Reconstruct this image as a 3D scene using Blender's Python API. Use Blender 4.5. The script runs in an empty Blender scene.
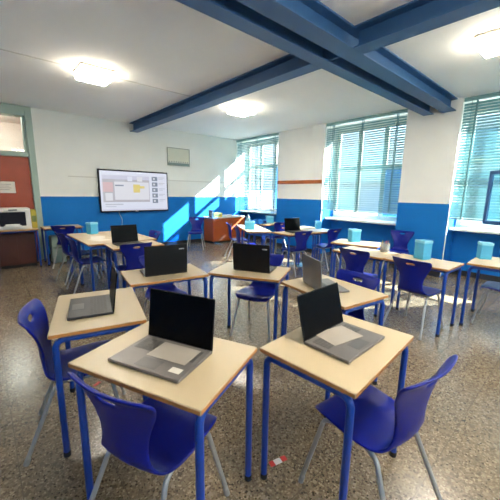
import bpy, bmesh, math, random
from mathutils import Vector, Matrix
random.seed(7)
SC = bpy.context.scene
COL = SC.collection
PI = math.pi
R = math.radians

# ------------------------------------------------------------------ camera
CAM_P, CAM_Y, CAM_R, CAM_H, CAM_F = 10.68509, 41.4981, 0.88764, 1.51137, 303.51
def make_camera():
    p, y, r = R(CAM_P), R(CAM_Y), R(CAM_R)
    f = Vector((math.sin(y)*math.cos(p), math.cos(y)*math.cos(p), -math.sin(p)))
    rt = Vector((math.cos(y), -math.sin(y), 0)); up = rt.cross(f)
    r2 = rt*math.cos(r) + up*math.sin(r); u2 = -rt*math.sin(r) + up*math.cos(r)
    m = Matrix((( r2.x, u2.x, -f.x, 0), (r2.y, u2.y, -f.y, 0), (r2.z, u2.z, -f.z, CAM_H), (0, 0, 0, 1)))
    c = bpy.data.cameras.new('camera'); c.sensor_width = 36; c.lens = CAM_F/500*36; c.clip_start = .02
    o = bpy.data.objects.new('camera', c); COL.objects.link(o); o.matrix_world = m
    SC.camera = o
make_camera()

# ------------------------------------------------------------------ light
SKY_STRENGTH = 0.62
SUN_STRENGTH = 12.5
EXPOSURE = 2.65
LAMP_EMIT = 17.0
w = bpy.data.worlds.new('sky'); SC.world = w; w.use_nodes = True
nt = w.node_tree; nt.nodes.clear()
bg = nt.nodes.new('ShaderNodeBackground'); ow = nt.nodes.new('ShaderNodeOutputWorld')
tc = nt.nodes.new('ShaderNodeTexCoord'); sx = nt.nodes.new('ShaderNodeSeparateXYZ'); cr = nt.nodes.new('ShaderNodeValToRGB')
nt.links.new(tc.outputs['Generated'], sx.inputs[0]); nt.links.new(sx.outputs['Z'], cr.inputs['Fac'])
cr.color_ramp.elements[0].position = 0.0; cr.color_ramp.elements[0].color = (.86, .93, .97, 1)
cr.color_ramp.elements[1].position = .7; cr.color_ramp.elements[1].color = (.50, .70, .95, 1)
nt.links.new(cr.outputs[0], bg.inputs[0]); bg.inputs[1].default_value = SKY_STRENGTH
nt.links.new(bg.outputs[0], ow.inputs[0])
sl = bpy.data.lights.new('sun', 'SUN'); sl.energy = SUN_STRENGTH; sl.angle = R(.6); sl.color = (1, .97, .92)
so = bpy.data.objects.new('sun', sl); COL.objects.link(so)
SUN_DIR = Vector((-1, .57, -.73)).normalized()
so.rotation_euler = SUN_DIR.to_track_quat('-Z', 'Y').to_euler(); so.location = (12, -3, 8)
vs = SC.view_settings
vs.view_transform = 'Standard'; vs.look = 'None'; vs.gamma = 1; vs.use_curve_mapping = False; vs.exposure = EXPOSURE
SC.cycles.use_denoising = True
SC.cycles.denoising_prefilter = 'FAST'
SC.cycles.max_bounces = 10; SC.cycles.diffuse_bounces = 6; SC.cycles.transparent_max_bounces = 24
SC.cycles.sample_clamp_indirect = 6.0

# ------------------------------------------------------------------ materials
MATS = {}
def srgb(r, g, b):
    f = lambda c: (c/255/12.92) if c/255 <= .04045 else ((c/255+.055)/1.055)**2.4
    return (f(r), f(g), f(b), 1)
def mat(name, col, rough=.5, metal=0., noise=0., nscale=8., spec=.5, emit=None, estr=0., bump=0., coat=0.):
    if name in MATS: return MATS[name]
    m = bpy.data.materials.new(name); m.use_nodes = True; n = m.node_tree; b = n.nodes['Principled BSDF']
    b.inputs['Base Color'].default_value = col; b.inputs['Roughness'].default_value = rough
    b.inputs['Metallic'].default_value = metal; b.inputs['Specular IOR Level'].default_value = spec
    if coat: b.inputs['Coat Weight'].default_value = coat; b.inputs['Coat Roughness'].default_value = .1
    if emit: b.inputs['Emission Color'].default_value = emit; b.inputs['Emission Strength'].default_value = estr
    if noise or bump:
        t = n.nodes.new('ShaderNodeTexCoord'); x = n.nodes.new('ShaderNodeTexNoise'); x.inputs['Scale'].default_value = nscale
        x.inputs['Detail'].default_value = 4
        n.links.new(t.outputs['Object'], x.inputs['Vector'])
        if noise:
            mx = n.nodes.new('ShaderNodeMix'); mx.data_type = 'RGBA'
            mx.inputs[6].default_value = tuple(c*(1-noise) for c in col[:3])+(1,)
            mx.inputs[7].default_value = tuple(min(1, c*(1+noise)) for c in col[:3])+(1,)
            n.links.new(x.outputs['Fac'], mx.inputs[0]); n.links.new(mx.outputs[2], b.inputs['Base Color'])
        if bump:
            bp = n.nodes.new('ShaderNodeBump'); bp.inputs['Strength'].default_value = bump; bp.inputs['Distance'].default_value = .01
            n.links.new(x.outputs['Fac'], bp.inputs['Height']); n.links.new(bp.outputs[0], b.inputs['Normal'])
    MATS[name] = m
    return m
def glass_mat():
    m = bpy.data.materials.new('window_glass'); m.use_nodes = True; n = m.node_tree; n.nodes.clear()
    o = n.nodes.new('ShaderNodeOutputMaterial'); t = n.nodes.new('ShaderNodeBsdfTransparent'); g = n.nodes.new('ShaderNodeBsdfGlossy')
    t.inputs[0].default_value = (.86, .95, .97, 1); g.inputs['Roughness'].default_value = .03
    mx = n.nodes.new('ShaderNodeMixShader'); fr = n.nodes.new('ShaderNodeFresnel'); fr.inputs[0].default_value = 1.3
    n.links.new(fr.outputs[0], mx.inputs[0]); n.links.new(t.outputs[0], mx.inputs[1]); n.links.new(g.outputs[0], mx.inputs[2])
    n.links.new(mx.outputs[0], o.inputs[0]); return m
GLASS = glass_mat()
GLASSB = GLASS.copy(); GLASSB.name = 'blue_film_glass'
for q_ in GLASSB.node_tree.nodes:
    if q_.type == 'BSDF_TRANSPARENT': q_.inputs[0].default_value = (.22, .48, .78, 1)
def slat_mat(name, col, trans):
    m = bpy.data.materials.new(name); m.use_nodes = True; n = m.node_tree; n.nodes.clear()
    o = n.nodes.new('ShaderNodeOutputMaterial'); d = n.nodes.new('ShaderNodeBsdfPrincipled'); t = n.nodes.new('ShaderNodeBsdfTranslucent')
    d.inputs['Base Color'].default_value = col; d.inputs['Roughness'].default_value = .45; t.inputs[0].default_value = col
    mx = n.nodes.new('ShaderNodeMixShader'); mx.inputs[0].default_value = trans
    n.links.new(d.outputs[0], mx.inputs[1]); n.links.new(t.outputs[0], mx.inputs[2]); n.links.new(mx.outputs[0], o.inputs[0]); return m
SLAT = slat_mat('blind_slat', srgb(104, 150, 156), .05)
def paint_wall():
    m = bpy.data.materials.new('two_tone_wall_paint'); m.use_nodes = True; n = m.node_tree; b = n.nodes['Principled BSDF']
    t = n.nodes.new('ShaderNodeTexCoord'); s = n.nodes.new('ShaderNodeSeparateXYZ'); g = n.nodes.new('ShaderNodeMath'); g.operation = 'GREATER_THAN'
    g.inputs[1].default_value = 1.365
    x = n.nodes.new('ShaderNodeTexNoise'); x.inputs['Scale'].default_value = 1.6; x.inputs['Detail'].default_value = 6
    n.links.new(t.outputs['Object'], s.inputs[0]); n.links.new(s.outputs['Z'], g.inputs[0]); n.links.new(t.outputs['Object'], x.inputs['Vector'])
    mxs = []
    for a, c in (((.005, .145, .47, 1), (.009, .170, .53, 1)), (srgb(222, 222, 216), srgb(234, 234, 229))):
        mx = n.nodes.new('ShaderNodeMix'); mx.data_type = 'RGBA'; mx.inputs[6].default_value = a; mx.inputs[7].default_value = c
        n.links.new(x.outputs['Fac'], mx.inputs[0]); mxs.append(mx)
    mm = n.nodes.new('ShaderNodeMix'); mm.data_type = 'RGBA'
    n.links.new(g.outputs[0], mm.inputs[0]); n.links.new(mxs[0].outputs[2], mm.inputs[6]); n.links.new(mxs[1].outputs[2], mm.inputs[7])
    n.links.new(mm.outputs[2], b.inputs['Base Color'])
    b.inputs['Specular IOR Level'].default_value = .2
    rg = n.nodes.new('ShaderNodeMapRange'); rg.inputs[3].default_value = .6; rg.inputs[4].default_value = .85
    n.links.new(g.outputs[0], rg.inputs[0]); n.links.new(rg.outputs[0], b.inputs['Roughness'])
    return m
WALL = paint_wall()
def terrazzo():
    m = bpy.data.materials.new('terrazzo_floor'); m.use_nodes = True; n = m.node_tree; b = n.nodes['Principled BSDF']
    t = n.nodes.new('ShaderNodeTexCoord')
    base = None
    def vor(scale):
        v = n.nodes.new('ShaderNodeTexVoronoi'); v.inputs['Scale'].default_value = scale
        n.links.new(t.outputs['Object'], v.inputs['Vector']); return v
    v1 = vor(115); s1 = n.nodes.new('ShaderNodeSeparateColor'); n.links.new(v1.outputs['Color'], s1.inputs[0])
    r1 = n.nodes.new('ShaderNodeValToRGB'); r1.color_ramp.interpolation = 'CONSTANT'
    els = [(0, srgb(110, 94, 74)), (.24, srgb(124, 107, 85)), (.5, srgb(133, 116, 93)), (.72, srgb(98, 83, 65)), (.83, srgb(160, 144, 120)), (.93, srgb(58, 46, 34))]
    r1.color_ramp.elements[0].color = els[0][1]; r1.color_ramp.elements[1].position = els[1][0]; r1.color_ramp.elements[1].color = els[1][1]
    for p_, c_ in els[2:]:
        e = r1.color_ramp.elements.new(p_); e.color = c_
    n.links.new(s1.outputs[0], r1.inputs[0])
    v2 = vor(60); s2 = n.nodes.new('ShaderNodeSeparateColor'); n.links.new(v2.outputs['Color'], s2.inputs[0])
    r2 = n.nodes.new('ShaderNodeValToRGB'); r2.color_ramp.interpolation = 'CONSTANT'
    r2.color_ramp.elements[0].color = (0, 0, 0, 1); r2.color_ramp.elements[1].position = .84; r2.color_ramp.elements[1].color = (1, 1, 1, 1)
    n.links.new(s2.outputs[1], r2.inputs[0])
    c2 = n.nodes.new('ShaderNodeMix'); c2.data_type = 'RGBA'; c2.inputs[6].default_value = srgb(84, 70, 54); c2.inputs[7].default_value = srgb(150, 136, 114)
    n.links.new(s2.outputs[2], c2.inputs[0])
    mx = n.nodes.new('ShaderNodeMix'); mx.data_type = 'RGBA'; n.links.new(r2.outputs[0], mx.inputs[0])
    n.links.new(r1.outputs[0], mx.inputs[6]); n.links.new(c2.outputs[2], mx.inputs[7])
    # tile joints
    br = n.nodes.new('ShaderNodeTexBrick'); br.offset = 0; br.inputs['Scale'].default_value = 1; br.inputs['Mortar Size'].default_value = .0022
    br.inputs['Brick Width'].default_value = .4; br.inputs['Row Height'].default_value = .4; br.inputs['Mortar Smooth'].default_value = .1
    n.links.new(t.outputs['Object'], br.inputs['Vector'])
    mj = n.nodes.new('ShaderNodeMix'); mj.data_type = 'RGBA'; n.links.new(br.outputs['Fac'], mj.inputs[0])
    n.links.new(mx.outputs[2], mj.inputs[6]); mj.inputs[7].default_value = srgb(96, 84, 70)
    n.links.new(mj.outputs[2], b.inputs['Base Color'])
    x = n.nodes.new('ShaderNodeTexNoise'); x.inputs['Scale'].default_value = 3; n.links.new(t.outputs['Object'], x.inputs['Vector'])
    rr = n.nodes.new('ShaderNodeMapRange'); rr.inputs[3].default_value = .235; rr.inputs[4].default_value = .265; n.links.new(x.outputs['Fac'], rr.inputs[0])
    n.links.new(rr.outputs[0], b.inputs['Roughness']); b.inputs['Specular IOR Level'].default_value = .6
    return m
TERR = terrazzo()
WHITE = mat('white_plaster', srgb(226, 224, 217), .85, noise=.02, nscale=2)
CEIL = mat('ceiling_plaster', srgb(243, 243, 241), .9, noise=.03, nscale=1.2)
BEAM = mat('blue_beam_paint', srgb(54, 94, 138), .5, noise=.06, nscale=5)
SILLW = mat('white_marble_sill', srgb(232, 228, 218), .35, noise=.04)
FRAMEW = mat('cream_window_frame', srgb(236, 226, 206), .5, noise=.02)
BASEB = mat('dark_skirting', srgb(38, 40, 48), .5, noise=.1)
CREAM = mat('cream_laminate', srgb(190, 170, 137), .38, noise=.035, nscale=5)
BEECH = mat('beech_edge', srgb(184, 122, 66), .45, noise=.12, nscale=30)
DESKBLUE = mat('blue_desk_paint', srgb(16, 62, 148), .38, noise=.05)
CHAIRBLUE = mat('royal_blue_plastic', srgb(11, 25, 122), .38, noise=.03, nscale=20, bump=.02, spec=.3)
STEEL = mat('grey_steel_tube', srgb(176, 175, 172), .35, metal=.5, noise=.08)
CAPG = mat('grey_rubber_cap', srgb(150, 148, 142), .6, noise=.1)
CAPB = mat('black_rubber_cap', srgb(26, 26, 28), .6, noise=.1)
BLACK = mat('black_plastic', srgb(14, 14, 16), .45, spec=.25, noise=.12, nscale=30)
SCREENB = mat('black_screen', srgb(7, 7, 8), .35, spec=.08, noise=.05)
GREYLID = mat('grey_brushed_lid', srgb(112, 114, 118), .34, metal=.5, noise=.06)
GREYDECK = mat('grey_laptop_deck', srgb(118, 112, 108), .42, metal=.3, noise=.05)
DARKDECK = mat('dark_laptop_deck', srgb(52, 50, 50), .42, metal=.2, noise=.06)
KEYS = mat('dark_keys', srgb(58, 54, 52), .5, noise=.1)
KEYSG = mat('grey_keys', srgb(92, 87, 83), .5, noise=.1)
PAPER = mat('white_paper', srgb(222, 214, 202), .75, noise=.03)
FILM = mat('grey_white_sheet', srgb(168, 158, 146), .5, noise=.05)
LOGO = mat('pale_logo', srgb(170, 172, 176), .4, noise=.03)
TEALBOX = mat('teal_cardboard', srgb(76, 170, 208), .55, noise=.08, nscale=25)
TEALRIM_LIT = mat('lit_teal_rim', srgb(136, 204, 226), .5, noise=.05, nscale=25)  # paler teal for box rims: light on the top edges put into colour
DOORR = mat('red_brown_door', srgb(164, 66, 30), .45, noise=.16, nscale=4)
DFRAME = mat('grey_green_frame', srgb(158, 176, 164), .5, noise=.04)
WOODBR = mat('brown_wood', srgb(168, 92, 44), .5, noise=.18, nscale=9)

# ------------------------------------------------------------------ mesh helpers
def link(name, bm, mats, parent=None, smooth=False, angle=40):
    me = bpy.data.meshes.new(name); bmesh.ops.recalc_face_normals(bm, faces=bm.faces); bm.to_mesh(me); bm.free()
    for m in (mats if isinstance(mats, (list, tuple)) else [mats]): me.materials.append(m)
    if smooth:
        me.polygons.foreach_set('use_smooth', [True]*len(me.polygons))
        try: me.set_sharp_from_angle(angle=R(angle))
        except Exception: pass
    o = bpy.data.objects.new(name, me); COL.objects.link(o)
    if parent: o.parent = parent
    return o
def B(): return bmesh.new()
def box(bm, x0, x1, y0, y1, z0, z1, mi=0, bev=0., M=None, side=None):
    vs_ = [bm.verts.new(v) for v in ((x0,y0,z0),(x1,y0,z0),(x1,y1,z0),(x0,y1,z0),(x0,y0,z1),(x1,y0,z1),(x1,y1,z1),(x0,y1,z1))]
    fs = [bm.faces.new([vs_[i] for i in q]) for q in ((0,3,2,1),(4,5,6,7),(0,1,5,4),(1,2,6,5),(2,3,7,6),(3,0,4,7))]
    for f in fs: f.material_index = mi
    if side is not None:
        for f in fs[2:]: f.material_index = side
    if bev:
        es = list({e for f in fs for e in f.edges})
        r = bmesh.ops.bevel(bm, geom=es, offset=bev, segments=2, profile=.5, affect='EDGES', clamp_overlap=True)
        vs_ = list({v for f in r['faces'] for v in f.verts} | {v for v in vs_ if v.is_valid})
    if M is not None: bmesh.ops.transform(bm, matrix=M, verts=vs_)
    return fs
def bend(pts, rad=.05, n=6):
    pts = [Vector(p) for p in pts]; out = [pts[0]]
    for i in range(1, len(pts)-1):
        p = pts[i]; a = (pts[i-1]-p); b = (pts[i+1]-p); r = min(rad, a.length*.49, b.length*.49)
        a = p+a.normalized()*r; b = p+b.normalized()*r
        for k in range(n+1):
            t = k/n; out.append(a*(1-t)**2+p*2*t*(1-t)+b*t*t)
    out.append(pts[-1]); return out
def tube(bm, pts, r, seg=10, mi=0):
    pts = [Vector(p) for p in pts]; rings = []; prev = None
    for i, p in enumerate(pts):
        t = (pts[min(i+1, len(pts)-1)]-pts[max(i-1, 0)]).normalized()
        if prev is None:
            a = Vector((0, 0, 1)) if abs(t.z) < .9 else Vector((1, 0, 0)); nrm = (a-t*a.dot(t)).normalized()
        else: nrm = (prev-t*prev.dot(t)).normalized()
        prev = nrm; bn = t.cross(nrm)
        rr = r[i] if isinstance(r, (list, tuple)) else r
        rings.append([bm.verts.new(p+(nrm*math.cos(2*PI*k/seg)+bn*math.sin(2*PI*k/seg))*rr) for k in range(seg)])
    for a, b in zip(rings, rings[1:]):
        for k in range(seg):
            f = bm.faces.new((a[k], a[(k+1) % seg], b[(k+1) % seg], b[k])); f.material_index = mi
    for q in (rings[0][::-1], rings[-1]): bm.faces.new(q).material_index = mi
def lathe(bm, prof, seg=20, c=(0, 0), mi=0):
    rings = [[bm.verts.new((c[0]+r*math.cos(2*PI*k/seg), c[1]+r*math.sin(2*PI*k/seg), z)) for k in range(seg)] for r, z in prof]
    for a, b in zip(rings, rings[1:]):
        for k in range(seg): bm.faces.new((a[k], a[(k+1) % seg], b[(k+1) % seg], b[k])).material_index = mi
    bm.faces.new(rings[0][::-1]).material_index = mi; bm.faces.new(rings[-1]).material_index = mi
def quad(bm, pts, mi=0):
    f = bm.faces.new([bm.verts.new(p) for p in pts]); f.material_index = mi
def thing(name, label, cat, loc=(0, 0, 0), rz=0., group=None):
    o = bpy.data.objects.new(name, None); COL.objects.link(o); o.empty_display_size = .1
    o.location = loc; o.rotation_euler = (0, 0, R(rz)); tag(o, label, cat, group); return o
def tag(o, label, cat, group=None):
    o['label'] = label; o['category'] = cat
    if group: o['group'] = group
    return o
def struct(o): o['kind'] = 'structure'; return o
def dup(root, label, loc, rz, group=None):
    r = root.copy(); COL.objects.link(r); r.location = loc; r.rotation_euler = (0, 0, R(rz)); r['label'] = label
    if group: r['group'] = group
    for ch in root.children:
        c = ch.copy(); COL.objects.link(c); c.parent = r
        for g in ch.children:
            d = g.copy(); COL.objects.link(d); d.parent = c
    return r
def bake(o):
    dg = bpy.context.evaluated_depsgraph_get(); me = bpy.data.meshes.new_from_object(o.evaluated_get(dg))
    old = o.data; o.modifiers.clear(); o.data = me; bpy.data.meshes.remove(old)
    me.polygons.foreach_set('use_smooth', [True]*len(me.polygons))

# ------------------------------------------------------------------ room shell
WX, WY, CE = 6.352, 7.948, 3.158
XL, YR = -1.6, -3.0            # left wall and the wall behind the camera
NB = 6.85                      # inner face of the thin wall under the windows
OUT = 7.0
b = B(); box(b, XL-.2, OUT, YR-.2, WY+.2, -.15, 0); struct(link('floor', b, TERR))
b = B(); box(b, XL-.2, OUT, YR-.2, WY+.2, CE, CE+.2); struct(link('ceiling', b, CEIL))
b = B(); box(b, XL-.2, XL, YR-.2, WY+.2, 0, CE); struct(link('wall_left', b, WALL))
b = B(); REAR_FILL = [(-1.1, 1.9), (2.5, 5.5)]  # unseen rear openings, added so daylight fills the room
for x0, x1 in ((XL, -1.1), (1.9, 2.5), (5.5, OUT)): box(b, x0, x1, YR-.2, YR, 0, CE)
for x0, x1 in REAR_FILL: box(b, x0, x1, YR-.2, YR, 0, .9); box(b, x0, x1, YR-.2, YR, 3.0, CE)
struct(link('wall_front', b, WALL))
for i, (x0, x1) in enumerate(REAR_FILL):
    f = B(); n = 3
    for k in range(n+1):
        xx = x0+(x1-x0)*k/n; box(f, max(x0, xx-.04), min(x1, xx+.04), YR-.15, YR-.09, .9, 3.0, bev=.005)
    for z0, z1 in ((.9, .98), (2.1, 2.18), (2.92, 3.0)):
        for k in range(n): box(f, x0+(x1-x0)*k/n+.04, x0+(x1-x0)*(k+1)/n-.04, YR-.145, YR-.095, z0, z1, bev=.005)
    wf = struct(link('window_%d' % (i+6), f, FRAMEW))  # rear window frame, likewise added for fill
    g = B(); box(g, x0+.02, x1-.02, YR-.122, YR-.118, .92, 2.98); struct(link('pane', g, GLASS, wf))
DX0, DX1 = -.42, .99           # outer edges of the door frame
b = B(); box(b, XL, DX0, WY, WY+.2, 0, CE); box(b, DX1, OUT, WY, WY+.2, 0, CE); struct(link('wall_back', b, WALL))
WINS = [(6.06, WY), (2.68, 4.54), (-.10, 1.775), (-2.9, -1.0)]  # last entry is an unseen window, added for daylight
b = B()
edges = [(4.54, 6.06), (1.775, 2.68), (-1.0, -.10), (YR, -2.9)]
for y0, y1 in edges:
    fs = box(b, WX, OUT, y0, y1, 0, CE)
for y0, y1 in WINS:
    box(b, NB, OUT, y0, y1, 0, .88)
    box(b, NB, OUT, y0, y1, 3.06, CE, 1)
struct(link('wall_right', b, [WALL, WHITE]))
b = B(); box(b, DX1+.01, WX, WY-.012, WY, 0, .10, bev=.003); struct(link('baseboard_back', b, BASEB))
b = B()
for y0, y1 in edges: box(b, WX-.012, WX, y0, min(y1, WY), 0, .10, bev=.003)
for y0, y1 in WINS: box(b, NB-.012, NB, y0+.002, y1-.014, 0, .10, bev=.003)
struct(link('baseboard_right', b, BASEB))
for i, (y0, y1) in enumerate(WINS):
    # white sill board and the window itself
    b = B(); box(b, WX+.17, NB+.02, y0+.005, y1-.005, .88, .925, bev=.006); struct(link('trim_%d' % (i+1), b, SILLW))
    f = B(); X0, X1 = NB+.03, NB+.10
    zb, zt, bar = .925, 3.06, (2.32 if i == 0 else 2.13)
    for a0, a1 in ((y0+.002, y0+.09), (y1-.09, y1-.002)): box(f, X0, X1, a0, a1, zb, zt, bev=.006)
    for z0, z1 in ((zb, zb+.11), (bar-.045, bar+.045), (zt-.08, zt)): box(f, X0, X1, y0+.09, y1-.09, z0, z1, bev=.006)
    n = 3
    for k in range(1, n):
        yy = y0+(y1-y0)*k/n; box(f, X0+.005, X1-.005, yy-.05, yy+.05, zb+.1, zt-.07, bev=.006)
    wf = struct(link('window_%d' % (i+1), f, FRAMEW))
    for k in range(n):
        for z0, z1 in ((zb+.1, bar-.04), (bar+.04, zt-.07)):
            g = B(); a0 = y0+(y1-y0)*k/n+.04; a1 = y0+(y1-y0)*(k+1)/n-.04
            box(g, NB+.06, NB+.066, a0, a1, z0, z1); struct(link('pane', g, GLASSB if (k == 0 and z0 < 1.5 and i < 2) else GLASS, wf))
for i, y1 in enumerate((4.54, 1.775)):
    b = B(); box(b, WX, WX+.03, y1-.012, y1, .02, 1.36, bev=.003); struct(link('trim_%d' % (i+7), b, SILLW))
# inward swung casement leaf of the nearest window
wleaf = struct(thing('window_5', '', 'window')); del wleaf['label']; del wleaf['category']
LM = Matrix.Translation((6.30, 1.235, 0)) @ Matrix.Rotation(R(-118), 4, 'Z')
f = B()
for a0, a1 in ((0, .05), (.47, .52)): box(f, a0, a1, -.022, .022, 1.06, 1.92, bev=.005, M=LM)
for z0, z1 in ((1.06, 1.12), (1.86, 1.92)): box(f, .05, .47, -.022, .022, z0, z1, bev=.005, M=LM)
struct(link('window_frame', f, mat('dark_blue_sash', srgb(44, 84, 128), .45, noise=.06), wleaf))
f = B(); box(f, .045, .475, -.003, .003, 1.115, 1.865, M=LM); struct(link('pane', f, GLASS, wleaf))

# door, transom and the corridor behind
f = B(); y0, y1 = WY-.03, WY+.2
box(f, DX0, DX0+.12, y0, y1, 0, CE-.005, bev=.008); box(f, DX1-.12, DX1, y0, y1, 0, CE-.005, bev=.008)
box(f, DX0+.12, DX1-.12, y0, y1, CE-.20, CE-.005, bev=.008); box(f, DX0+.12, DX1-.12, y0+.01, y1, 2.17, 2.26, bev=.008)
for xx in (DX0+.12, DX1-.17): box(f, xx, xx+.05, y0+.05, y1-.02, 2.26, CE-.20, bev=.006)
dr = struct(link('door_1', f, DFRAME))
f = B(); box(f, DX0+.122, DX1-.122, WY+.05, WY+.10, .01, 2.165, bev=.004); struct(link('door_leaf', f, DOORR, dr))
f = B(); box(f, DX0+.17, DX1-.17, WY+.07, WY+.076, 2.26, CE-.20); struct(link('pane', f, GLASS, dr))
f = B(); tube(f, bend([(DX0+.2, WY+.05, 1.02), (DX0+.2, WY-.005, 1.02), (DX0+.32, WY-.005, 1.02)], .02), .01); struct(link('door_handle', f, STEEL, dr, True))
b = B(); box(b, -2.5, 3, 10.4, 10.5, 0, 3.3); box(b, -2.5, 3, WY+.2, 10.4, 3.2, 3.3); box(b, -2.5, 3, WY+.2, 10.4, -.15, 0)
box(b, -2.6, -2.5, WY+.2, 10.5, 0, 3.3); box(b, 3, 3.1, WY+.2, 10.5, 0, 3.3)
struct(link('wall_corridor', b, mat('corridor_paint', srgb(228, 212, 200), .8, noise=.03)))
b = B(); box(b, .1, .5, 9.1, 9.5, 3.10, 3.19); tag(link('corridor_lamp', b, mat('corridor_lamp_glow', (1, .9, .8, 1), .5, emit=(1, .9, .78, 1), estr=9)), 'white square lamp on the corridor ceiling behind the door transom', 'lamp')

# steel beams under the ceiling
def ibeam(name, along, c, a0, a1, hw, web=.012, zb=2.955):
    b_ = B()
    def bx(o0, o1, z0, z1):
        if along == 'y': box(b_, c+o0, c+o1, a0, a1, z0, z1, bev=.002)
        else: box(b_, a0, a1, c+o0, c+o1, z0, z1, bev=.002)
    bx(-hw, hw, zb, zb+.016); bx(-hw, hw, CE-.02, CE); bx(-web/2, web/2, zb+.016, CE-.02)
    return struct(link(name, b_, BEAM))
ibeam('beam', 'x', 1.965, XL, WX, .10); ibeam('beam', 'x', 2.30, XL, WX, .085)
ibeam('beam', 'y', 3.09, 2.385, WY, .10); ibeam('beam', 'y', 3.09, YR, 1.865, .10)
b = B(); box(b, 3.075, 3.105, 1.975, 2.295, 2.965, CE-.02); struct(link('beam', b, BEAM))
# cable ducts: a thin line over the ceiling and one along the back wall
TRW = mat('white_trunking', srgb(206, 205, 198), .6, noise=.02)
b = B(); box(b, XL, 2.985, 4.995, 5.015, CE-.008, CE, bev=.002); struct(link('trim_5', b, TRW))
b = B(); box(b, 1.55, 6.0, WY-.012, WY, 1.80, 1.825, bev=.003); struct(link('trim_6', b, TRW))

# ------------------------------------------------------------------ outside
b = B(); box(b, OUT+.02, 70, -40, 60, -4.2, -4.0); struct(link('ground_outside', b, mat('pale_paving', srgb(196, 192, 182), .8, noise=.1)))
b = B(); box(b, 22, 30, -14, 8.5, -4, 6.0)
for k in range(9):
    for z in (-1.5, 1.5, 3.9): box(b, 21.98, 22.02, -12.5+k*2.4, -11.2+k*2.4, z, z+1.4, 1)
struct(link('building_outside', b, [mat('pale_facade', srgb(214, 222, 226), .8, noise=.04), mat('facade_window', srgb(120, 160, 190), .2, noise=.1)]))

# ------------------------------------------------------------------ venetian blinds
def blind(y0, y1, zbot, tilt, label, ztop=3.145, xc=WX+.045, zlow=0, zhigh=9):
    t = thing('venetian_blind', label, 'blind', (xc, (y0+y1)/2, zbot), 0, 'venetian blinds on the window wall')
    h = (y1-y0)/2; H = ztop-zbot
    f = B(); box(f, -.03, .03, -h, h, H-.06, H, bev=.004); link('headrail', f, mat('blind_rail', srgb(128, 164, 164), .45, noise=.04), t)
    f = B(); box(f, -.026, .026, -h, h, 0, .025, bev=.006); link('bottom_rail', f, MATS['blind_rail'], t)
    f = B(); n = int((H-.10)/.047)
    for k in range(n):
        z = .055+k*.047
        low = zbot+z < zlow or zbot+z > zhigh
        a = R((-24 if low else tilt)+random.uniform(-1.5, 1.5)); ca, sa = math.cos(a), math.sin(a)
        sect = [(-.025, -.002), (-.012, .0012), (0, .0022), (.012, .0012), (.025, -.002)]
        pr = [(u*ca-v*sa, z+u*sa+v*ca) for u, v in sect]; dz = random.uniform(-.002, .002)
        for (xa, za), (xb, zb2) in zip(pr, pr[1:]):
            quad(f, [(xa, -h+.004, za-dz), (xb, -h+.004, zb2-dz), (xb, h-.004, zb2+dz), (xa, h-.004, za+dz)])
    bmesh.ops.remove_doubles(f, verts=f.verts, dist=1e-5)
    o = link('slats', f, SLAT, t, True)
    for yy in (-h*.80, 0, h*.80):
        f = B()
        for xx in (-.028, .028): box(f, xx-.0012, xx+.0012, yy-.009, yy+.009, .02, H-.05)
        link('ladder_tape', f, mat('ladder_tape', srgb(96, 136, 142), .7, noise=.05), t)
    f = B(); tube(f, [(-.036, h-.12, H-.05), (-.037, h-.12, .75)], .003, 6); link('pull_cord', f, MATS['ladder_tape'], t)
    return t
blind(6.075, WY-.02, .90, 46, 'tall teal venetian blind in the corner beside the plaque wall', zlow=1.6, zhigh=2.55)
blind(2.69, 4.53, 1.12, 55, 'teal venetian blind between the wooden rail and the beam end')
blind(-.09, 1.765, 1.10, 62, 'teal venetian blind at right edge with the open sash before it')
blind(-2.89, -1.01, .95, -22, 'teal venetian blind on the unseen window added for daylight')  # blind of the added window, slats tilted to keep direct sun out

# ------------------------------------------------------------------ ceiling lamps
def lamp(x, y, label):
    t = thing('ceiling_lamp', label, 'ceiling lamp', (x, y, CE), 0, 'square ceiling lamps')
    f = B(); box(f, -.22, .22, -.22, .22, -.025, 0, bev=.006); link('base_plate', f, mat('lamp_frame', srgb(226, 214, 196), .5, noise=.02), t)
    f = B(); box(f, -.205, .205, -.205, .205, -.105, -.025, bev=.012); link('glass_rim', f, mat('lamp_rim', (1, .92, .78, 1), .4, emit=(1, .90, .70, 1), estr=4.5), t)
    f = B(); box(f, -.19, .19, -.19, .19, -.115, -.103, bev=.004); link('diffuser', f, mat('lamp_diffuser', (1, .92, .78, 1), .4, emit=(1, .93, .80, 1), estr=LAMP_EMIT), t)
    return t
lamp(1.41, 4.95, 'lit square ceiling lamp on the left, nearest the door')
lamp(4.08, 4.93, 'lit square ceiling lamp beyond the long beam, above the far desks')
lamp(4.28, .90, 'lit square ceiling lamp cut by the right edge of the photo')
lamp(1.41, .10, 'unseen square ceiling lamp added to light the nearest desks')  # added out of view to brighten the near desks
lamp(4.28, -1.9, 'unseen square ceiling lamp added behind the camera on the window side')  # extra fill lamp, never in view
lamp(1.41, -1.9, 'unseen square ceiling lamp added behind the camera on the left')  # second rear fill lamp, also added out of view

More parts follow.
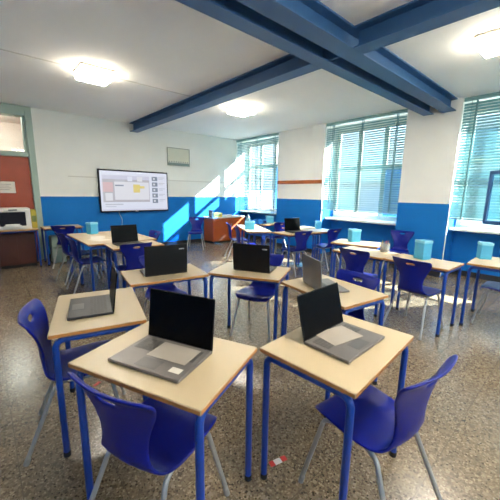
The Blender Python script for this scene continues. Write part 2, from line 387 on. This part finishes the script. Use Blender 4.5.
# ------------------------------------------------------------------ wall display
def display():
    t = thing('interactive_display', 'large wall mounted screen showing a web page', 'screen', (3.03, WY, 1.50), 0)
    W_, H_ = .88, .512
    f = B(); box(f, -W_, W_, -.10, -.035, -H_, H_, bev=.01); link('bezel', f, BLACK, t)
    f = B(); box(f, -.4, .4, -.035, 0, -.25, .25, bev=.005); link('wall_mount', f, BLACK, t)
    cols = [('scr_white', (.80, .83, .97)), ('scr_grey', (.52, .50, .54)), ('scr_pink', (.72, .50, .52)), ('scr_pale', (.80, .80, .86)),
            ('scr_yellow', (.80, .66, .22)), ('scr_dark', (.22, .26, .34)), ('scr_line', (.55, .56, .62)), ('scr_lav', (.66, .66, .80))]
    ms = []
    for n_, c in cols: ms.append(mat(n_, (.02, .02, .02, 1), .25, emit=c+(1,), estr=.135))
    f = B(); sw, sh = W_-.03, H_-.035; k = [0]
    def r(u0, u1, v0, v1, mi):   # u,v as fractions, v from the top
        y = -.101-k[0]*.0004; k[0] += 1
        quad(f, [(-sw+2*sw*u0, y, sh-2*sh*v1), (-sw+2*sw*u1, y, sh-2*sh*v1), (-sw+2*sw*u1, y, sh-2*sh*v0), (-sw+2*sw*u0, y, sh-2*sh*v0)], mi)
    r(0, 1, 0, 1, 0)
    r(.03, .71, .10, .78, 1); r(.03, .71, .10, .20, 7); r(.03, .17, .28, .52, 2); r(.19, .70, .26, .72, 3); r(.06, .16, .55, .74, 3)
    r(.20, .34, .20, .26, 6); r(.46, .56, .32, .53, 4); r(.56, .63, .36, .42, 4); r(.20, .32, .34, .37, 5); r(.38, .45, .12, .24, 0); r(.52, .60, .12, .24, 3)
    for v in (.10, .25, .40, .55, .70): r(.75, .84, v, v+.11, 5); r(.86, .96, v+.01, v+.03, 6); r(.86, .93, v+.05, v+.065, 6); r(.77, .80, v+.03, v+.08, 3)
    r(.05, .30, .82, .85, 6); r(.05, .20, .88, .90, 6); r(0, 1, .96, 1, 7)
    link('screen', f, ms, t)
    f = B(); box(f, -.04, .04, -.102, -.1, -H_+.010, -H_+.024); link('logo', f, LOGO, t)
display()
f = B(); tube(f, bend([(2.60, WY-.02, .985), (2.61, WY-.02, .93), (2.67, WY-.03, .80), (2.655, WY-.02, .66), (2.62, WY-.01, .45), (2.62, WY-.012, .12)], .05), .006, 8)
tag(link('power_cable', f, mat('white_cable', srgb(200, 210, 220), .5, noise=.02), None, True), 'pale cable hanging below the wall screen', 'cable')
# framed plaque
t = thing('wall_plaque', 'pale framed panel high on the wall right of the screen', 'wall panel', (4.305, WY, 2.455), 0)
f = B()
for q in ((-.345, -.325, -.24, .24), (.325, .345, -.24, .24), (-.325, .325, .222, .24), (-.325, .325, -.24, -.222)): box(f, q[0], q[1], -.03, 0, q[2], q[3], bev=.003)
link('frame', f, mat('grey_plaque_frame', srgb(150, 156, 146), .5, noise=.04), t)
f = B(); box(f, -.325, .325, -.018, -.002, -.222, .222); box(f, -.325, .325, -.024, -.018, -.222, -.16, 1)
for k in range(9): box(f, -.30+k*.07, -.27+k*.07, -.0255, -.024, -.15, -.12, 1)
link('panel', f, [mat('cream_panel', srgb(206, 206, 190), .5, noise=.03), mat('grey_strip', srgb(120, 134, 132), .5, noise=.08)], t)
# wooden rail between the windows
f = B(); box(f, WX-.025, WX, 4.56, 6.045, 1.76, 1.85, bev=.006); tag(link('wooden_rail', f, WOODBR), 'brown wooden rail on the white wall between two blinds', 'rail')
# notice on the door
f = B(); box(f, .27, .585, WY+.047, WY+.0495, 1.43, 1.66)
for k in range(4): box(f, .31, .52-.03*(k % 2), WY+.0462, WY+.047, 1.60-k*.035, 1.607-k*.035, 1)
tag(link('paper_notice', f, [PAPER, mat('grey_print', srgb(130, 128, 124), .7, noise=.05)]), 'white paper notice taped to the red brown door', 'notice')

# ------------------------------------------------------------------ school desk
def make_desk(name, label, loc, rz, group):
    t = thing(name, label, 'desk', loc, rz, group)
    f = B(); fs = box(f, -.35, .35, -.25, .25, .737, .76)
    for k in (2, 3, 4, 5, 0): fs[k].material_index = 1
    bmesh.ops.bevel(f, geom=[e for e in f.edges], offset=.003, segments=2, affect='EDGES')
    link('tabletop', f, [CREAM, BEECH], t)
    for sx_ in (-1, 1):
        for sy in (-1, 1):
            f = B(); X, Y = sx_*.323, sy*.222
            tube(f, bend([(X, Y, .02), (X, Y, .716), (X, 0, .716)], .055, 7), .0168, 12)
            lg = link('leg', f, DESKBLUE, t, True)
            f = B(); lathe(f, [(.018, 0), (.0195, .003), (.0195, .026), (.0175, .03)], 12, (X, Y)); link('foot_cap', f, CAPB, lg, True)
    for sy in (-1, 1):
        f = B(); box(f, -.306, .306, sy*.165-.01, sy*.165+.01, .700, .735, bev=.003); link('rail', f, DESKBLUE, t)
    return t
DESKS = [
 ('A', .583, 1.229, -66.0, 'nearest pale school desk at front left, under the wide open grey laptop', 0),
 ('B', 1.327, .779, 4.3, 'pale school desk at front right, under the laptop with a sheet on its keys', 0),
 ('C', .512, 2.077, 76.2, 'pale school desk at the left edge of the near ring, laptop seen edge on', 0),
 ('D', 1.230, 2.604, -10.1, 'pale desk at the back left of the near ring, below the laptop facing us', 0),
 ('E', 1.938, 2.177, -60.4, 'pale school desk at the back of the near ring, chair tucked behind it', 0),
 ('F', 2.075, 1.338, -98.5, 'pale school desk carrying the grey backed laptop in the near ring', 0),
 ('H', 1.605, 4.330, -3, 'desk with the open laptop facing us, below the wall screen', 1),
 ('G1', 1.322, 4.965, 90, 'desk with papers in the left cluster, front left corner', 1),
 ('G2', 1.322, 5.670, 90, 'desk in the left cluster holding the teal box', 1),
 ('R1', 1.828, 4.970, 90, 'desk behind the laptop facing us, right half of the left cluster', 1),
 ('R2', 1.828, 5.675, 90, 'desk at the back right of the left cluster, below the screen', 1),
 ('I', 1.235, 7.36, 0, 'desk against the blue wall right of the door frame', 2),
 ('P', .455, 7.36, 0, 'desk before the red door, carrying the white printer', 2),
 ('Q', -.26, 6.86, 0, 'desk cut by the left edge of the photo near the printer', 2),
 ('N1', 4.565, 3.870, -6, 'far desk under the open black laptop facing us', 3),
 ('N2', 5.270, 3.796, -6, 'far desk with the small pale blue box, right end of its row', 3),
 ('S2', 5.325, 4.310, -6, 'sunlit far desk just behind the one with the small pale blue box', 3),
 ('M1', 4.235, 4.605, 61, 'far desk with the wide teal box at the left of its cluster', 3),
 ('M2', 4.580, 5.225, 61, 'far desk in front of the brown cabinet, teal bottle on it', 3),
 ('O1', 5.430, 5.40, -8, 'far desk below the corner blind with a small teal box', 3),
 ('J1', 3.815, 1.975, 90, 'right hand desk with the pencil cup and a chair tucked in', 4),
 ('J2', 3.820, 1.265, 88, 'right hand desk carrying the tall teal box, its long edge facing us', 4),
 ('K', 4.44, 2.440, -76, 'desk holding the square teal box below the middle window', 4),
 ('L', 4.475, .665, 3, 'desk with a teal box below the right hand window', 4)]
GROUPS = ['desks of the near ring', 'desks of the left cluster', 'desks along the back wall', 'desks of the far cluster', 'desks of the right cluster']
D = {}; proto = None
for k, x, y, a, lab, g in DESKS:
    if proto is None: proto = D[k] = make_desk('school_desk', lab, (x, y, 0), a, GROUPS[g])
    else: D[k] = dup(proto, lab, (x, y, 0), a, GROUPS[g])

# ------------------------------------------------------------------ school chair (front towards +x)
def make_chair(label, loc, rz, group):
    t = thing('school_chair', label, 'chair', loc, rz, group)
    prof = [(.222, .418, .165), (.226, .440, .180), (.195, .455, .195), (.12, .456, .203), (.03, .446, .203), (-.06, .438, .196), (-.125, .442, .180),
            (-.168, .466, .154), (-.188, .510, .130), (-.196, .56, .120), (-.198, .62, .130), (-.204, .68, .156), (-.214, .73, .184), (-.226, .766, .202),
            (-.236, .792, .211), (-.247, .812, .215), (-.272, .834, .207)]
    S = [-1, -.86, -.58, -.22, 0, .22, .58, .86, 1]
    f = B(); g = []
    for i, (u, z, hw) in enumerate(prof):
        row = []; back = min(1, max(0, (i-6)/3))
        for s in S:
            e = s*s
            uu = u+back*(.034*e) ; zz = z+(1-back)*(.012*e)
            if i <= 1: uu -= .012*e
            row.append(f.verts.new((uu, s*hw, zz)))
        g.append(row)
    for i in range(len(prof)-1):
        for j in range(len(S)-1):
            if i == 13 and j in (3, 4): continue
            f.faces.new((g[i][j], g[i][j+1], g[i+1][j+1], g[i+1][j]))
    def shell(rows, name):
        h = f.copy()
        h.faces.ensure_lookup_table()
        return h
    o = link('shell', f, CHAIRBLUE, t, True)
    m = o.modifiers.new('s', 'SOLIDIFY'); m.thickness = .015; m.offset = 0; m.use_rim = True
    m = o.modifiers.new('u', 'SUBSURF'); m.levels = 2; m.render_levels = 2
    bake(o)
    for sy in (-1, 1):
        for sx_, fx, tx in ((1, .245, .165), (-1, -.285, -.120)):
            q = B(); Y0, Y1 = sy*.218, sy*.152
            tube(q, bend([(fx, Y0, .012), (tx, Y1+sy*.006, .405), (tx-sx_*.05, Y1, .424), (0.02, Y1, .424)], .045, 6), .0112, 10)
            lg = link('leg', q, STEEL, t, True)
            q = B(); d = Vector((tx-fx, Y1-Y0, .39)).normalized()
            tube(q, [Vector((fx, Y0, .004))-d*.0, Vector((fx, Y0, .006))+d*.035], [.0145, .0135], 10); link('foot_cap', q, CAPG, lg, True)
    q = B()
    for xx in (.10, -.08): tube(q, [(xx, -.152, .424), (xx, .152, .424)], .009, 8)
    link('seat_frame', q, STEEL, t, True)
    return t
# (x, y) = mid of the backrest top edge, heading, label, group
CH = [
 (.240, 1.045, 22, 'nearest blue chair at bottom left, back turned to us at the grey laptop', 0),
 (1.285, .315, 84, 'blue chair at bottom right with its seat under the front right desk', 0),
 (.125, 2.085, -16, 'blue chair at the left edge pulled up to the left desk of the near ring', 0),
 (2.40, 2.42, 207, 'blue chair facing us behind the back desk of the near ring, seat in view', 0),
 (2.425, 1.29, 174, 'blue chair facing us behind the grey backed laptop', 0),
 (1.40, 3.10, 259, 'blue chair showing only its seat under the back left desk of the near ring', 0),
 (1.49, 3.92, 87, 'blue chair with its back to us before the laptop below the wall screen', 1),
 (.90, 5.02, 0, 'blue chair at the left cluster, nearer of the two at its left side', 1),
 (.89, 5.68, 8, 'blue chair at the left cluster, farther of the two at its left side', 1),
 (2.26, 5.02, 180, 'blue chair behind the left cluster, only its top over the desks', 1),
 (1.135, 6.73, 62, 'blue chair turned to the desk at the blue wall beside the door', 1),
 (4.42, 7.22, 232, 'lone blue chair by the back wall left of the brown cabinet', 2),
 (4.41, 3.47, 82, 'blue chair with its back to us, in front of the far black laptop', 2),
 (5.25, 3.36, 86, 'blue chair with a sunlit seat at the far desk with the small pale blue box', 2),
 (3.78, 4.74, -28, 'blue chair left of the far cluster, nearer of its two', 2),
 (4.14, 5.48, -30, 'blue chair left of the far cluster, in front of the brown cabinet', 2),
 (5.35, 4.90, 82, 'blue chair in the middle of the far cluster, below the corner blind', 2),
 (3.43, 1.945, 0, 'blue chair with its back to us at the desk with the pencil cup', 3),
 (3.40, 1.25, -6, 'blue chair with its back to us before the tall teal box', 3),
 (4.53, .32, 92, 'blue chair with a sunlit seat pushed under the desk at the right edge', 3),
 (6.10, 2.43, 190, 'blue chair standing against the blue wall between two windows', 3),
]
CG = ['chairs of the near ring', 'chairs of the left cluster', 'chairs of the far cluster', 'chairs of the right cluster']
proto = None
for x, y, a, lab, g in CH:
    c, s = math.cos(R(a)), math.sin(R(a)); loc = (x+.25*c, y+.25*s, 0)
    if proto is None: proto = make_chair(lab, loc, a, CG[g])
    else: dup(proto, lab, loc, a, CG[g])

# ------------------------------------------------------------------ laptops (screen towards +x of the user: hinge at +x)
def laptop(x, y, heading, label, lid_angle=100, deck=DARKDECK, keys=KEYS, back=BLACK, Wd=.37, Dp=.25, Lh=.25, logo=None, z=.76, group='open laptops on the desks'):
    t = thing('laptop', label, 'laptop', (x, y, z), heading, group)
    hw, hd = Wd/2, Dp/2
    f = B(); box(f, -hd, hd, -hw, hw, .002, .018, bev=.004); link('base', f, deck, t)
    f = B()
    for r_ in range(5):
        n_ = 14
        for k in range(n_):
            if r_ == 4 and 4 <= k <= 8: continue
            y0 = -hw+.025+k*(Wd-.05)/n_; x0 = hd-.035-r_*.0195-.016
            box(f, x0, x0+.016, y0+.001, y0+(Wd-.05)/n_-.002, .018, .0195)
    x0 = hd-.035-4*.0195-.016; box(f, x0, x0+.016, -hw+.025+4*(Wd-.05)/14, -hw+.025+9*(Wd-.05)/14-.002, .018, .0195)
    link('keyboard', f, keys, t)
    f = B(); box(f, -hd+.018, -hd+.085, -.055, .055, .0178, .0188, bev=.0003); link('touchpad', f, mat('touchpad_grey', srgb(92, 88, 86), .35, noise=.03), t)
    a = R(180-lid_angle)  # lid leans back from vertical by lid_angle-90
    M = Matrix.Translation((hd-.006, 0, .016)) @ Matrix.Rotation(-(PI/2-a)*-1, 4, 'Y')
    f = B(); box(f, 0, .008, -hw, hw, -.004, Lh, bev=.003, M=M); ld = link('lid', f, back, t)
    f = B(); box(f, -.0012, .0008, -hw+.004, hw-.004, .006, Lh-.004, M=M); sc = link('screen', f, SCREENB, ld)
    if logo:
        f = B(); y0, y1, z0, z1 = logo
        n_ = 5
        for k in range(n_):
            yy = y0+(y1-y0)*k/n_; box(f, .0079, .0087, yy, yy+(y1-y0)/n_*.72, z0, z1, M=M)
        link('logo', f, LOGO, ld)
    f = B(); tube(f, [(hd-.004, -hw+.03, .016), (hd-.004, hw-.03, .016)], .006, 8); link('hinge', f, BLACK, t, True)
    return t
laptop(.548, 1.220, 24.5, 'grey laptop nearest to us at front left, black screen open', 97, GREYDECK, KEYSG, BLACK, .385, .262, .248)
laptop(1.342, .762, 91.5, 'grey laptop on the front right desk with a sheet on its keys', 104, GREYDECK, KEYSG, BLACK, .375, .25, .235)
laptop(.470, 2.085, -14, 'dark laptop on the left desk of the near ring, lid seen edge on', 98, DARKDECK, KEYS, BLACK, .37, .25, .245)
laptop(1.238, 2.635, -101, 'black laptop seen from behind at the back left of the near ring', 92, DARKDECK, KEYS, BLACK, .385, .25, .262, (.115, .165, .215, .226))
laptop(2.005, 2.180, 207.5, 'black laptop seen from behind on the desk with the tucked chair', 94, DARKDECK, KEYS, BLACK, .375, .25, .258, (.115, .165, .212, .223))
laptop(2.055, 1.385, 152, 'laptop with a grey lid seen from behind in the near ring', 94, GREYDECK, KEYSG, GREYLID, .35, .24, .24)
laptop(1.535, 4.36, 89, 'black laptop facing us on the desk below the wall screen', 100, DARKDECK, KEYS, BLACK, .37, .25, .25)
laptop(4.655, 3.88, 78, 'black laptop facing us on the far desk under the windows', 100, DARKDECK, KEYS, BLACK, .38, .25, .25)
def flat(name, x, y, z, rz, w_, h_, m, label, cat, th=.0012):
    f = B(); box(f, -w_/2, w_/2, -h_/2, h_/2, 0, th); o = tag(link(name, f, m), label, cat); o.location = (x, y, z); o.rotation_euler = (0, 0, R(rz)); return o
flat('paper_sheet', .596, 1.190, .7800, 24.5, .13, .21, FILM, 'pale sheet lying on the keys of the nearest laptop', 'paper')
flat('paper_sheet', 1.345, .805, .7800, 80, .15, .21, FILM, 'pale sheet lying on the keys of the front right laptop', 'paper')
flat('sticker', .535, 1.060, .7785, 24.5, .035, .055, PAPER, 'small pale sticker on the palm rest of the nearest laptop', 'sticker', .0006)
flat('paper_sheet', 1.33, 5.02, .7605, 20, .21, .297, PAPER, 'sheet of paper on the desk at the front of the left cluster', 'paper')
flat('paper_sheet', 1.38, 5.30, .7605, -15, .21, .297, PAPER, 'sheet of paper nearer the teal box in the left cluster', 'paper')
flat('paper_sheet', 3.83, 2.16, .7605, 80, .297, .21, PAPER, 'white sheet on the right hand desk beside the pencil cup', 'paper')

# ------------------------------------------------------------------ teal boxes
def tbox(x, y, rz, w_, d_, h_, label, z=.761):
    t = thing('storage_box', label, 'box', (x, y, z), rz, 'teal boxes on the desks')
    f = B(); box(f, -w_/2, w_/2, -d_/2, d_/2, 0, h_-.012, bev=.004); link('body', f, TEALBOX, t)
    f = B()
    T = .012; W2, D2 = w_/2+.003, d_/2+.003
    for q in ((-W2, W2, -D2, -D2+T), (-W2, W2, D2-T, D2), (-W2, -W2+T, -D2+T, D2-T), (W2-T, W2, -D2+T, D2-T)): box(f, q[0], q[1], q[2], q[3], h_-.03, h_, bev=.002)
    link('rim', f, TEALRIM_LIT, t)
    return t
tbox(1.43, 5.80, 20, .14, .13, .20, 'pale blue box on the left cluster, below the wall screen')
tbox(4.17, 4.74, -40, .20, .17, .17, 'wide teal box on the nearest desk of the far cluster')
tbox(5.54, 5.52, -30, .18, .15, .17, 'small teal box on the far desk below the corner blind')
tbox(5.50, 3.98, -30, .11, .11, .17, 'small pale blue box at the right end of the far row')
tbox(4.48, 2.53, -35, .15, .15, .20, 'square teal box on the desk below the middle window')
tbox(3.93, 1.31, -25, .12, .14, .225, 'tall teal box on the right hand desk before the blue pillar')
tbox(4.57, .835, -60, .12, .13, .20, 'teal box on the desk below the right hand window')
# bottle on the far cluster
t = thing('bottle', 'grey green bottle standing on the far desk by the brown cabinet', 'bottle', (4.70, 5.40, .761), 0)
f = B(); lathe(f, [(.045, 0), (.05, .006), (.05, .15), (.042, .19), (.02, .215)], 16); link('body', f, mat('grey_green_plastic', srgb(96, 140, 150), .35, noise=.05), t, True)
f = B(); lathe(f, [(.022, .212), (.022, .245), (.018, .25)], 12); link('cap', f, mat('bottle_cap', srgb(80, 110, 120), .4, noise=.05), t, True)
# pencil cup
t = thing('pencil_cup', 'clear plastic tub of pencils on the right hand desk', 'pencil cup', (4.00, 1.80, .761), 0)
f = B(); lathe(f, [(.052, 0), (.056, .004), (.062, .12), (.059, .12), (.053, .008), (.001, .006)], 20)
cp = bpy.data.materials.new('clear_plastic'); cp.use_nodes = True; n = cp.node_tree; n.nodes.clear()
o_ = n.nodes.new('ShaderNodeOutputMaterial'); a_ = n.nodes.new('ShaderNodeBsdfTransparent'); g_ = n.nodes.new('ShaderNodeBsdfPrincipled'); m_ = n.nodes.new('ShaderNodeMixShader')
g_.inputs['Base Color'].default_value = srgb(200, 205, 205); g_.inputs['Roughness'].default_value = .2; m_.inputs[0].default_value = .4
n.links.new(a_.outputs[0], m_.inputs[1]); n.links.new(g_.outputs[0], m_.inputs[2]); n.links.new(m_.outputs[0], o_.inputs[0])
link('cup', f, cp, t, True)
f = B(); lathe(f, [(.0545, .001), (.0575, .03), (.0575, .05), (.055, .052)], 20); link('band', f, mat('dark_band', srgb(110, 90, 80), .6, noise=.2), t, True)
for k in range(7):
    a = 2*PI*k/7; c, s = math.cos(a), math.sin(a); col = [(190, 60, 50), (60, 90, 170), (210, 180, 90), (80, 130, 80), (120, 80, 60), (60, 60, 66), (200, 120, 60)][k]
    f = B(); tube(f, [(0, 0, 0), (.028*c, .028*s, .135), (.030*c, .030*s, .145)], [.0038, .0038, .001], 6)
    o = link('pencil', f, mat('pencil_%d' % k, srgb(*col), .5, noise=.03), None, True); o.location = (4.0+.012*c, 1.8+.012*s, .769)
    tag(o, 'coloured pencil standing in the clear plastic tub', 'pencil', 'pencils in the tub')

# ------------------------------------------------------------------ printer and its surroundings
t = thing('printer', 'white laser printer with a dark front on the desk before the door', 'printer', (.43, 7.36, .761), 0)
f = B(); box(f, -.28, .28, -.16, .20, .0, .06, bev=.01); box(f, -.28, -.20, -.16, .20, .06, .33, bev=.01); box(f, .20, .28, -.16, .20, .06, .33, bev=.01)
box(f, -.28, .28, -.16, .20, .325, .40, bev=.015); box(f, -.2, .2, .0, .2, .06, .33); link('body', f, mat('printer_white', srgb(214, 212, 208), .45, noise=.03), t)
f = B(); box(f, -.2, .2, -.145, -.01, .062, .322, bev=.004); link('front_panel', f, mat('printer_dark', srgb(16, 16, 30), .5, spec=.2, noise=.1), t)
f = B(); box(f, -.14, .12, -.22, -.10, .045, .075, bev=.006); box(f, -.12, .10, -.165, -.15, .075, .10, bev=.004); link('paper_tray', f, MATS['printer_white'], t)
f = B(); box(f, -.05, .08, -.162, -.158, .35, .378); link('control_panel', f, mat('printer_panel', srgb(90, 92, 96), .4, noise=.05), t)
t = thing('yellow_carton', 'yellow carton standing right of the white printer', 'carton', (.77, 7.42, .761), 0)
f = B(); box(f, -.045, .045, -.10, .10, 0, .36, bev=.004); link('body', f, mat('yellow_card', srgb(176, 156, 52), .6, noise=.12, nscale=12), t)
f = B(); box(f, -.035, .035, -.102, -.0995, .12, .24); link('print_patch', f, mat('green_print', srgb(106, 118, 62), .6, noise=.1), t)
t = thing('under_desk_shade_box', 'dark brown box added under the printer desk for the shade there', 'cabinet', (.455, 7.51, 0), 0)  # dark box added under the desk, standing in for shade on the door
f = B(); box(f, -.29, .29, -.20, .22, .06, .66, bev=.004); link('body', f, mat('dark_shade_brown', srgb(68, 28, 16), .5, noise=.15, nscale=6), t)
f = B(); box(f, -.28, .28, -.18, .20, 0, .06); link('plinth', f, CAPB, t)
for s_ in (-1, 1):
    f = B(); box(f, .003 if s_ > 0 else -.28, .28 if s_ > 0 else -.003, -.212, -.201, .08, .645, bev=.003); link('door', f, MATS['dark_shade_brown'], t)
# pale carton under the desk at the wall
f = B(); box(f, 1.02, 1.26, 7.35, 7.62, 0.0, .56, bev=.005); box(f, 1.04, 1.24, 7.346, 7.35, .30, .34, 1); tag(link('pale_carton', f, [mat('pale_green_card', srgb(150, 170, 160), .6, noise=.08), mat('carton_tape', srgb(120, 130, 120), .6, noise=.05)]), 'pale green carton under the desk right of the door', 'carton')

# ------------------------------------------------------------------ brown cabinet with things on it
t = thing('low_cabinet', 'low brown wooden cabinet along the back wall under the corner window', 'cabinet', (5.71, 7.67, 0), 0)
f = B(); box(f, -.61, .61, -.25, .25, .05, .745, bev=.004); link('body', f, mat('cabinet_wood', srgb(176, 84, 34), .5, noise=.12, nscale=5), t)
f = B(); box(f, -.63, .63, -.265, .255, .745, .775, bev=.004); link('top_board', f, mat('cabinet_top', srgb(224, 214, 196), .4, noise=.04), t)
f = B(); box(f, -.59, .59, -.22, .23, 0, .05); link('plinth', f, CAPB, t)
for s_ in (-1, 1):
    f = B(); box(f,   .006 if s_ > 0 else -.6, .6 if s_ > 0 else -.006, -.262, -.251, .07, .73, bev=.003); dd = link('door', f, MATS['cabinet_wood'], t)
    f = B(); box(f, s_*.06-.012, s_*.06+.012, -.285, -.262, .45, .57, bev=.004); link('handle', f, STEEL, dd)
for k, (x, y, w_, d_, h_, c, lab, cat, nm) in enumerate([
    (5.32, 7.58, .30, .22, .13, (238, 204, 96), 'yellow carton lying on the left end of the brown cabinet', 'carton', 'yellow_carton'),
    (5.115, 7.56, .04, .20, .21, (150, 150, 140), 'grey book standing at the left end of the brown cabinet', 'book', 'standing_book'),
    (5.75, 7.60, .26, .22, .05, (232, 228, 220), 'stack of white paper on the brown cabinet', 'paper stack', 'paper_stack')]):
    f = B(); box(f, -w_/2, w_/2, -d_/2, d_/2, 0, h_, bev=.004); box(f, -w_*.3, w_*.3, -d_/2-.001, -d_/2+.001, h_*.3, h_*.7, 1)
    o = tag(link(nm, f, [mat('item_%d' % k, srgb(*c), .6, noise=.08), mat('item_label_%d' % k, srgb(*[int(v*.8) for v in c]), .6, noise=.05)]), lab, cat); o.location = (x, y, .776)
# blue tray on the far desk
t = thing('blue_tray', 'low blue tray on the far desk before the corner blind', 'tray', (5.18, 5.50, .761), 0)
f = B(); T = .008
box(f, -.14, .14, -.10, .10, 0, T)
for q in ((-.14, .14, -.10, -.10+T), (-.14, .14, .10-T, .10), (-.14, -.14+T, -.10+T, .10-T), (.14-T, .14, -.10+T, .10-T)): box(f, q[0], q[1], q[2], q[3], T, .10, bev=.002)
link('body', f, mat('blue_tray_plastic', srgb(40, 120, 200), .4, noise=.04), t)
f = B(); box(f, .02, .12, -.106, -.10, .03, .07); link('label_holder', f, mat('navy_label', srgb(30, 50, 120), .5, noise=.04), t)

# ------------------------------------------------------------------ floor bits
t = tag(flat('floor_tape', 1.12, .995, .0006, -14, .11, .035, mat('tape_white', srgb(214, 206, 200), .6, noise=.05), 'x', 'x', .0008), 'red and white strip of tape on the floor under the front desks', 'tape')
for a0, a1 in ((-.055, -.025), (.02, .055)):
    f = B(); box(f, a0, a1, -.0176, .0176, .0006, .0013); link('red_stripe', f, mat('tape_red', srgb(190, 44, 44), .6, noise=.08), t)
tag(flat('tape_scrap', .54, 2.42, .0006, 30, .06, .025, MATS['tape_red'], 'x', 'x', .0008), 'small red scrap of tape on the floor behind the left chair', 'tape')
# trolley at the very left edge
t = thing('metal_trolley', 'grey metal trolley on castors cut by the left edge of the photo', 'trolley', (-.33, 3.35, 0), 0)
f = B(); box(f, -.3, .30, -.2, .2, .10, .62, bev=.012); link('body', f, mat('grey_trolley', srgb(150, 152, 150), .4, metal=.4, noise=.05), t)
f = B(); box(f, -.31, .31, -.21, .21, .62, .65, bev=.006); link('top', f, CAPB, t)
for sx_ in (-1, 1):
    for sy in (-1, 1):
        f = B(); lathe(f, [(.04, -.012), (.045, -.008), (.045, .008), (.04, .012)], 14); bmesh.ops.rotate(f, verts=f.verts, matrix=Matrix.Rotation(PI/2, 3, 'X')); bmesh.ops.translate(f, verts=f.verts, vec=(sx_*.25, sy*.16, .045))
        box(f, sx_*.25-.012, sx_*.25+.012, sy*.16-.016, sy*.16+.016, .05, .105, 1)
        link('castor', f, [CAPB, STEEL], t)
